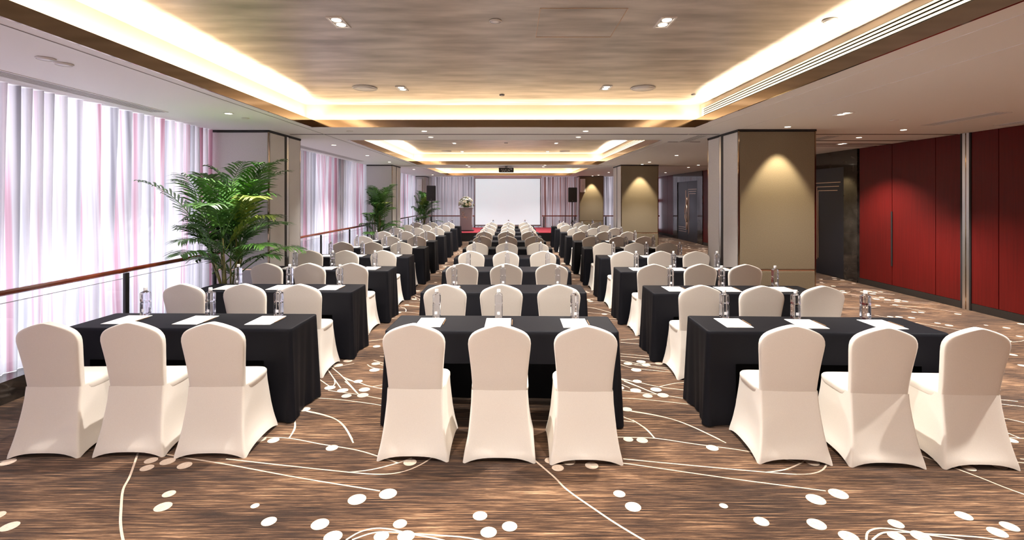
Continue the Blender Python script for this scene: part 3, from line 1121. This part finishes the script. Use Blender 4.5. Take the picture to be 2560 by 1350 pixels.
near = 'near the camera'
for x, y, w_ in ((-1.36, 3.92, 'window-side, nearest recess, closer to the camera'), (1.217, 3.92, 'red-wall-side, nearest recess, closer to the camera'),
                 (-1.38, 6.29, 'window-side, nearest recess, beside the round speaker'), (1.20, 6.25, 'red-wall-side, nearest recess, beside the round speaker'),
                 (-1.43, 12.55, 'window-side, second recess, closer pair'), (1.15, 12.55, 'red-wall-side, second recess, closer pair'),
                 (-1.43, 19.0, 'window-side, third recess, closer pair'), (1.15, 19.0, 'red-wall-side, third recess, closer pair'),
                 (-1.43, 21.4, 'window-side, third recess, farther pair'), (1.15, 21.4, 'red-wall-side, third recess, farther pair'),
                 (-1.45, 14.8, 'window-side, second recess, farther pair'), (1.10, 14.8, 'red-wall-side, second recess, farther pair')):
    twin_light(x, y, ZG, f'twin downlight in gold ceiling, {w_}', 52 if y < 18 else 24)
for x, y, l, e in ((-3.46, 6.08, 'small downlight in the window-side ceiling before the first column', 26), (-3.46, 9.7, 'small downlight just past the first window-side column', 26),
                   (-3.5, 12.1, 'small downlight above the second window bay, midway', 26), (-3.5, 14.3, 'small downlight before the second window-side column', 11),
                   (-3.5, 17.9, 'small downlight just past the second window-side column', 26), (-3.5, 22.2, 'small downlight before the farthest window-side column', 12),
                   (-1.34, 7.68, 'downlight behind the nearest recess, window side, nearer of two', 30), (1.16, 7.68, 'downlight behind the nearest recess, red-wall side, nearer of two', 30),
                   (-1.36, 8.43, 'downlight before the second recess, window side, past the ceiling track', 30), (1.15, 8.43, 'downlight before the second recess, red-wall side, past the ceiling track', 30),
                   (-1.39, 15.7, 'downlight behind the second recess, window side, nearer of two', 30), (1.08, 15.7, 'downlight behind the second recess, red-wall side, nearer of two', 30),
                   (-1.39, 16.5, 'downlight before the third recess, window side of the projector', 30), (1.08, 16.5, 'downlight before the third recess, red-wall side of the projector', 30),
                   (5.97, 7.54, 'downlight in the corridor ceiling before the partition track', 40), (5.96, 8.49, 'downlight in the corridor ceiling just past the partition track', 40),
                   (4.0, 14.3, 'downlight on the ceiling just before the second red-wall-side column', 30), (4.03, 12.06, 'downlight midway between the two red-wall-side columns', 30),
                   (5.9, 15.6, 'downlight in the corridor ceiling between the two dark doors', 30), (6.0, 16.75, 'downlight in the corridor ceiling past the second track', 30),
                   (6.3, 20.2, 'downlight in the corridor ceiling before the farther dark door', 30), (3.97, 20.1, 'downlight past the second red-wall-side column', 30),
                   (3.96, 22.4, 'downlight before the gold-lit column at the far end', 20)):
    round_light(x, y, l, e)
# wall washers close to the column faces
round_light(4.03, 7.22, 'downlight washing the face of the nearest red-wall-side column', 19, 1.15, rot=(.10, 0, 0), blend=.5, col=WASH)
round_light(4.03, 15.22, 'downlight washing the face of the second red-wall-side column', 21, 1.15, rot=(.10, 0, 0), blend=.5, col=WASH)
round_light(3.83, 23.24, 'downlight washing the face of the far column beside the screen', 21, 1.1, rot=(.10, 0, 0), blend=.5, col=WASH)
twin_light(4.1, 6.11, ZC, 'twin downlight in the ceiling in front of the nearest red-wall-side column', 22)
twin_light(6.34, 9.49, ZC, 'twin downlight in the corridor ceiling before the nearer dark door', 50)
# unseen lamps; the round ones beside and behind the viewer are added fill
for x, y in ((-1.36, 1.6), (1.217, 1.6)):
    twin_light(x, y, ZG, 'twin downlight in gold ceiling above the camera', 35)
for x, y in ((4.1, 3.2), (6.2, 3.2), (6.2, 5.4), (4.1, .3), (6.2, .3), (-1.4, 0), (1.2, 0), (-3.4, 0), (4.1, -3), (-3.4, -3)):
    round_light(x, y, 'added unseen fill downlight in the lowered ceiling beside or behind the camera', 60)


def disc(name, cat, label, x, y, z, r, m='lamp_trim', group=None, cone=False):
    t = thing(name, label, cat, (x, y, z), 0, group)
    MB().lathe((0, 0), [(r, -.001), (r, -.008), (r * .93, -.012), (r * .90, -.009)], 32).build('rim', M[m], t)
    MB().lathe((0, 0), [(r * .89, -.0095), (r * .3, -.011), (.004, -.0112)], 32).build('grille', M['white' if m == 'lamp_trim' else m], t)
    return t


disc('round_speaker', 'ceiling speaker', 'round speaker in gold ceiling, nearest recess, window side', -1.846, 6.27, ZG, .155, group='round ceiling speakers')
disc('round_speaker', 'ceiling speaker', 'round speaker in gold ceiling, nearest recess, red-wall side', 1.67, 6.27, ZG, .155, group='round ceiling speakers')
disc('round_speaker', 'ceiling speaker', 'round speaker in gold ceiling, second recess, window side', -1.91, 14.7, ZG, .155, group='round ceiling speakers')
disc('round_speaker', 'ceiling speaker', 'round speaker in gold ceiling, second recess, red-wall side', 1.60, 14.7, ZG, .155, group='round ceiling speakers')
disc('smoke_detector', 'smoke detector', 'round detector in the middle of the nearest gold ceiling', -.12, 3.89, ZG, .05)
disc('sprinkler_plate', 'sprinkler', 'small dark sprinkler plate at the far edge of the nearest gold ceiling', -.12, 6.68, ZG, .035, 'grey')
disc('round_vent', 'sprinkler', 'round plate in the bright red-wall edge of the nearest gold ceiling', 2.49, 3.87, ZG, .055)
disc('sprinkler_plate', 'sprinkler', 'small plate in the bright far corner of the nearest gold ceiling', 2.45, 6.65, ZG, .03, 'grey')
disc('smoke_detector', 'smoke detector', 'round detector in the middle of the second gold ceiling', -.12, 12.5, ZG, .05, 'grey')
disc('cover_plate', 'cover plate', 'round white cover plate on the window-side ceiling, nearer of the pair', -3.46, 3.69, ZC, .06)
disc('cover_plate', 'cover plate', 'round white cover plate on the window-side ceiling, farther of the pair', -3.46, 3.84, ZC, .06)
disc('sprinkler_plate', 'sprinkler', 'small round plate behind the downlight before the first window-side column', -3.45, 6.45, ZC, .045, 'lamp_trim')
disc('sprinkler_plate', 'sprinkler', 'small round plate on the ceiling behind the nearest recess, window side', -2.5, 7.7, ZC, .05)
disc('sprinkler_plate', 'sprinkler', 'small flat plate on the corridor ceiling before the partition track', 5.1, 6.6, ZC, .05)


def slot_vent(label, x0, x1, y0, y1):
    t = thing('slot_vent', label, 'air vent', ((x0 + x1) / 2, (y0 + y1) / 2, ZC), 0, 'ceiling slot vents')
    hx, hy = (x1 - x0) / 2, (y1 - y0) / 2
    f = MB()
    f.box(-hx, -hx + .012, -hy, hy, -.005, 0); f.box(hx - .012, hx, -hy, hy, -.005, 0)
    f.box(-hx, hx, -hy, -hy + .012, -.005, 0); f.box(-hx, hx, hy - .012, hy, -.005, 0)
    f.build('frame', M['lamp_trim'], t)
    MB().box(-hx + .012, hx - .012, -hy + .012, hy - .012, -.0015, 0).build('backing', M['grey'], t)
    s = MB()
    n = 5
    for k in range(n):
        xx = -hx + .02 + (2 * hx - .04) * k / (n - 1)
        s.box(xx - .004, xx + .004, -hy + .012, hy - .012, -.004, -.0015)
    s.build('slats', M['soffit'], t)


slot_vent('long slot vent in the ceiling beside the nearest curtain', -4.36, -4.14, .4, 6.0)
slot_vent('slot vent in the ceiling beside the second window bay', -4.36, -4.14, 9.3, 14.0)
slot_vent('slot vent in the ceiling before the red wall, nearer the column', 5.86, 6.07, 6.0, 7.1)
slot_vent('slot vent in the ceiling against the top of the red wall', 6.9, 7.1, 5.6, 7.1)
slot_vent('slot vent in the ceiling past the nearest red-wall-side column, aisle side', 3.08, 3.3, 8.2, 9.15)
slot_vent('slot vent in the corridor ceiling past the partition track', 5.3, 5.55, 8.3, 8.9)


# ------------------------------------------------------------------ stage, screen, projector
t = thing('stage', 'low red carpeted stage with black skirt beneath the screen', 'stage', (-.1, 22.2, 0))
MB().box(-2.1, 2.2, -1.8, 1.7, .34, .36).build('carpet', M['stage_red'], t)
sk = MB()
for k in range(86):
    x = -2.09 + 4.27 * k / 86
    sk.box(x, x + .035, -1.795 + (.008 if k % 2 else 0), -1.78, 0, .34)
sk.box(-2.09, 2.19, -1.78, 1.69, 0, .34)
sk.build('skirt', M['stage_skirt'], t)

t = thing('projection_screen', 'large white projection screen hanging on the end wall', 'screen', (-.15, 23.75, 0))
MB().box(-1.55, 1.55, -.006, .006, .50, 2.70).build('screen_cloth', M['screen'], t)
b = MB()
b.box(-1.59, -1.55, -.008, .008, .46, 2.72); b.box(1.55, 1.59, -.008, .008, .46, 2.72)
b.box(-1.59, 1.59, -.008, .008, .46, .50); b.box(-1.59, 1.59, -.008, .008, 2.70, 2.72)
b.build('border', M['grey'], t)
MB().box(-1.63, 1.63, -.05, .05, 2.72, 2.815).build('housing', M['white'], t)
MB().tube([(-1.6, 0, .455), (1.6, 0, .455)], .018, 10).build('bottom_bar', M['grey'], t)

t = thing('projector', 'black projector hanging under the ceiling in front of the screen', 'projector', (-.15, 16.35, 2.70))
bd = MB().box(-.245, .245, -.19, .19, -.075, .07).build('body', M['black'], t)
bv = bd.modifiers.new('soft', 'BEVEL'); bv.width, bv.segments = .02, 3
MB().box(-.04, .04, -.04, .04, .07, .119).build('ceiling_mount', M['white'], t)
for k, (px, pz, pw, ph, m) in enumerate(((-.12, -.045, .05, .012, 'steel'), (-.05, -.045, .04, .018, 'steel'), (.03, -.05, .03, .014, 'white'), (-.15, .01, .03, .03, 'grey'),
                                         (-.02, .0, .05, .02, 'grey'), (.1, -.03, .02, .03, 'steel'), (.17, .02, .05, .05, 'grey'), (.12, .03, .02, .02, 'white'), (-.1, -.01, .012, .08, 'grey'), (.07, -.01, .012, .08, 'grey'))):
    MB().box(px - pw / 2, px + pw / 2, -.194, -.189, pz - ph / 2, pz + ph / 2).build('port', M[m], t)
MB().rings([[(.12 + .045 * math.cos(a * PI / 10), y, .045 * math.sin(a * PI / 10)) for a in range(20)] for y in (.185, .215)]).build('lens', M['grey'], t)

# ------------------------------------------------------------------ lectern and flowers
t = thing('lectern', 'mauve-grey lectern with gold emblem on the stage beside the screen', 'lectern', (-1.92, 21.4, .36))
MB().box(-.33, .33, -.30, .25, 0, .05).build('base_plate', M['lectern_dark'], t)
fm = MB()
fm.rings([[(-hw, -.2, z), (hw, -.2, z), (hw, .16, z), (-hw, .16, z)] for hw, z in ((.26, .05), (.25, .5), (.27, .98))], smooth=False)
fr = fm.build('body', M['lectern'], t)
tp = MB()
tp.v += [(-.30, -.24, .98), (.30, -.24, .98), (.30, .22, .95), (-.30, .22, .95), (-.30, -.24, 1.01), (.30, -.24, 1.01), (.30, .22, .98), (-.30, .22, .98)]
for q in ((3, 2, 1, 0), (4, 5, 6, 7), (0, 1, 5, 4), (1, 2, 6, 5), (2, 3, 7, 6), (3, 0, 4, 7)):
    tp.face(q)
tp.build('top', M['lectern'], t)
em = MB()
for cx, cz, r0, a0, a1 in ((-.14, .78, .075, 0, 5.2), (-.10, .70, .06, 1, 6.6), (-.05, .64, .05, 2.5, 8.0), (-.16, .66, .04, 0, 5), (-.02, .60, .04, 1, 6)):
    em.tube([(cx + r0 * (1 - .09 * k) * math.cos(a0 + (a1 - a0) * k / 9), -.208, cz + r0 * (1 - .09 * k) * math.sin(a0 + (a1 - a0) * k / 9)) for k in range(10)], .006, 5)
em.tube([(-.2, -.208, .60), (-.1, -.208, .585), (.02, -.208, .60), (.1, -.208, .615)], .008, 5)
em.tube([(.02, -.208, .6), (.03, -.208, .5)], .005, 5)
em.build('emblem', M['gold_line'], t)

t = thing('flower_arrangement', 'cream and green flower arrangement on top of the lectern', 'flowers', (-1.92, 21.42, 1.372))
rnd = random.Random(3)
MB().lathe((0, 0), [(.10, 0), (.13, .03), (.12, .09)], 20).build('bowl', M['lectern_dark'], t)
fo = MB()
for k in range(240):
    a, e = rnd.uniform(0, 2 * PI), rnd.uniform(-.35, 1.2)
    L = rnd.uniform(.24, .42)
    d = Vector((math.cos(a) * math.cos(e), math.sin(a) * math.cos(e), math.sin(e)))
    p0, p1 = Vector((0, 0, .1)) + d * .08, Vector((0, 0, .08)) + d * L
    p1.z = max(.008, p1.z - .10 * math.cos(e) * rnd.random() * 1.6)
    s = d.cross(Vector((0, 0, 1))).normalized() * .018
    m_ = (p0 + p1) / 2 + Vector((0, 0, .02))
    b0 = len(fo.v)
    fo.v += [tuple(p0), tuple(m_ + s), tuple(p1), tuple(m_ - s)]
    fo.face((b0, b0 + 1, b0 + 2, b0 + 3), 0)
fo.build('foliage', M['flower_leaf'], t)


def bloom(p, r, m, d):
    mb = MB()
    q = d.to_track_quat('Z', 'Y')
    for ring_, (n_, tilt, rr) in enumerate(((6, .25, 1.0), (5, .7, .75), (3, 1.15, .45))):
        for k in range(n_):
            a = 2 * PI * k / n_ + ring_ * .5
            u = Vector((math.cos(a) * math.cos(tilt), math.sin(a) * math.cos(tilt), math.sin(tilt)))
            s = Vector((-math.sin(a), math.cos(a), 0)) * r * .5 * rr
            b0 = len(mb.v)
            for v in (Vector((0, 0, 0)), u * r * rr * .6 + s, u * r * rr, u * r * rr * .6 - s):
                mb.v.append(tuple(p + q @ v))
            mb.face((b0, b0 + 1, b0 + 2, b0 + 3), 0, True)
    return mb.build('bloom', m, t)


for k in range(72):
    a, e = rnd.uniform(0, 2 * PI), rnd.uniform(0.0, 1.5)
    d = Vector((math.cos(a) * math.cos(e), math.sin(a) * math.cos(e), math.sin(e)))
    bloom(Vector((0, 0, .09)) + Vector((d.x * .33, d.y * .29, d.z * .34)), rnd.uniform(.055, .085), M['petal' if rnd.random() < .6 else 'petal_white'], d)


# ------------------------------------------------------------------ loudspeakers
def pa_speaker(x, y, z0, lab1, lab2):
    t = thing('loudspeaker', lab1, 'speaker', (x, y, z0), 0, 'black loudspeakers on tripods')
    b = MB()
    b.rings([[(-hw, -.17, z), (hw, -.17, z), (hw * .72, .17, z), (-hw * .72, .17, z)] for hw, z in ((.18, 0), (.19, .03), (.19, .60), (.175, .63))], smooth=False)
    b.build('cabinet', M['black'], t)
    MB().box(-.165, .165, -.178, -.169, .05, .585).build('grille', M['mesh_black'], t)
    MB().box(-.02, .02, -.1795, -.1775, .06, .075).build('badge', M['grey'], t)
    s = thing('speaker_stand', lab2, 'stand', (x, y, 0), 0, 'tripod speaker stands')
    MB().tube([(0, 0, .30), (0, 0, z0 - .002)], .018, 10).build('pole', M['black'], s)
    MB().tube([(0, 0, .74), (0, 0, .84)], .035, 10).build('collar', M['black'], s)
    for k in range(3):
        a = PI / 2 + k * 2 * PI / 3 + .3
        c, d = math.cos(a), math.sin(a)
        MB().tube([(.02 * c, .02 * d, .80), (.5 * c, .5 * d, .02), (.53 * c, .53 * d, .012)], .012, 8).build('leg', M['black'], s)
        MB().tube([(.02 * c, .02 * d, .34), (.28 * c, .28 * d, .38)], .008, 6).build('brace', M['black'], s)


pa_speaker(2.65, 21.4, 1.60, 'black loudspeaker on a tripod before the brown drape, screen\'s red-wall side', 'black tripod stand under the loudspeaker before the brown drape')
pa_speaker(-3.28, 20.6, 1.66, 'black loudspeaker behind the third palm before the mauve drape', 'black tripod stand under the loudspeaker behind the third palm')


def wall_speaker(x, y, label):
    t = thing('wall_speaker', label, 'speaker', (x, y, 2.05), 0, 'white wall speakers')
    b = MB().box(-.11, .11, -.15, .0, 0, .63).build('cabinet', M['white'], t)
    bv = b.modifiers.new('soft', 'BEVEL'); bv.width, bv.segments = .02, 2
    MB().box(-.095, .095, -.156, -.149, .02, .61).build('grille', M['lamp_trim'], t)
    MB().box(-.035, .035, -.1585, -.1555, .295, .305).build('badge', M['grey'], t)


wall_speaker(-4.29, 23.5, 'white wall speaker on the far column above the third palm')
wall_speaker(3.40, 23.5, 'white wall speaker on the gold-lit column beside the screen')


# ------------------------------------------------------------------ palms
def palm(x, y, h, spread, label, seed, ymax, nf=30, light_one=True):
    rnd = random.Random(seed)
    t = thing('potted_palm', label, 'plant', (x, y, 0), 0, 'potted areca palms by the windows')
    MB().lathe((0, 0), [(.17, 0), (.20, .06), (.23, .36), (.235, .40), (.215, .40), (.21, .37)], 32).build('pot', M['pot'], t)
    MB().cyl((0, 0), .208, .34, .375, 24).build('soil', M['soil'], t)
    canes = []
    for k in range(11):
        a = rnd.uniform(0, 2 * PI)
        r0, r1 = rnd.uniform(.02, .13), rnd.uniform(.08, .22)
        hh = rnd.uniform(.45, .95)
        p0 = Vector((r0 * math.cos(a), r0 * math.sin(a), .36))
        p1 = Vector((r1 * math.cos(a), r1 * math.sin(a), .36 + hh))
        MB().tube([p0, (p0 + p1) / 2 + Vector((0, 0, .02)), p1], [.014, .011, .009], 6).build('cane', M['cane'], t)
        canes.append(p1)
    want = min((k for k in range(nf) if .42 < k / nf < .8), key=lambda k: abs((2 * PI * k * .381966 + 1.0 + PI) % (2 * PI) - PI))
    for k in range(nf):
        base = canes[k % len(canes)].copy()
        a = 2 * PI * (k * .381966) + rnd.uniform(-.3, .3) * (0 if k == want else 1)
        tier = k / nf                      # low fronds arch far out, top ones stand up
        elev = .55 + .92 * tier + rnd.uniform(-.12, .12)
        if tier < .25:
            base.z = rnd.uniform(.55, .9)
        L = (h - base.z) * rnd.uniform(.85, 1.05) / max(.75, math.sin(min(elev + .1, 1.5))) if tier > .6 else rnd.uniform(.75, 1.1) * spread
        L = min(L, 1.45)
        # fronds stand up where glass or column is close
        room = 9.0
        if math.cos(a) < -.05:
            room = min(room, (x + 4.30) / -math.cos(a))
        if math.sin(a) > .05:
            room = min(room, (ymax - y) / math.sin(a))
        if math.cos(a) > .2:
            room = min(room, .72 / math.cos(a))
        out = Vector((math.cos(a), math.sin(a), 0)) * min(1.0, max(.15, room / (L * .85)))
        pts, ang = [base], elev
        ns = 14
        for i in range(ns):
            ang -= (elev + (.15 if tier > .6 else .55)) / ns * (i / ns) * 1.55
            pts.append(pts[-1] + (out * math.cos(ang) + Vector((0, 0, math.sin(ang)))) * (L / ns))
        mb = MB()
        mb.tube(pts, [.007 * (1 - .8 * i / ns) + .0012 for i in range(ns + 1)], 5)
        side = Vector((-math.sin(a), math.cos(a), 0))
        nl = 21
        for i in range(nl):
            f_ = .22 + .78 * i / (nl - 1)
            q = f_ * ns
            i0 = min(int(q), ns - 1)
            p = pts[i0].lerp(pts[i0 + 1], q - i0)
            td = (pts[i0 + 1] - pts[i0]).normalized()
            up = side.cross(td).normalized()
            ll = .36 * spread * (math.sin(PI * (.12 + .80 * (i / (nl - 1)))) ** .7) * rnd.uniform(.85, 1.1)
            for sgn in (-1, 1):
                d = (td * .72 + side * sgn * .72 + up * -.12 + Vector((rnd.uniform(-.08, .08), rnd.uniform(-.08, .08), rnd.uniform(-.05, .05)))).normalized()
                wv = td.cross(d).cross(d).normalized() * .0155
                drop = Vector((0, 0, -1))
                P = [p, p + d * ll * .35 + drop * ll * .03, p + d * ll * .7 + drop * ll * .14, p + d * ll + drop * ll * .34]
                wd = [.35, 1.0, .8, .05]
                b0 = len(mb.v)
                P = [Vector((max(q_.x, -4.385 - x + .02), min(q_.y, ymax - y), q_.z)) for q_ in P]
                for pp, ww in zip(P, wd):
                    mb.v += [tuple(pp - wv * ww), tuple(pp + wv * ww)]
                for j in range(3):
                    mb.face((b0 + 2 * j, b0 + 2 * j + 1, b0 + 2 * j + 3, b0 + 2 * j + 2), 0, True)
        lit = light_one and k in (want, int(nf * .35))
        o = mb.build('frond', M['leaf_light'] if lit else M['leaf'], t)
        if lit:
            o['label'] = 'yellow-green frond'
    return t


palm(-3.80, 6.68, 2.6, 1.05, 'tall areca palm before the nearest window-side column', 21, 7.5, 38)
palm(-4.0, 14.75, 2.4, .9, 'areca palm with a yellow frond before the second window-side column', 8, 15.42, 32)
palm(-4.0, 22.4, 2.3, .95, 'smaller areca palm at the far end before the white wall speaker', 15, 23.35, 28)
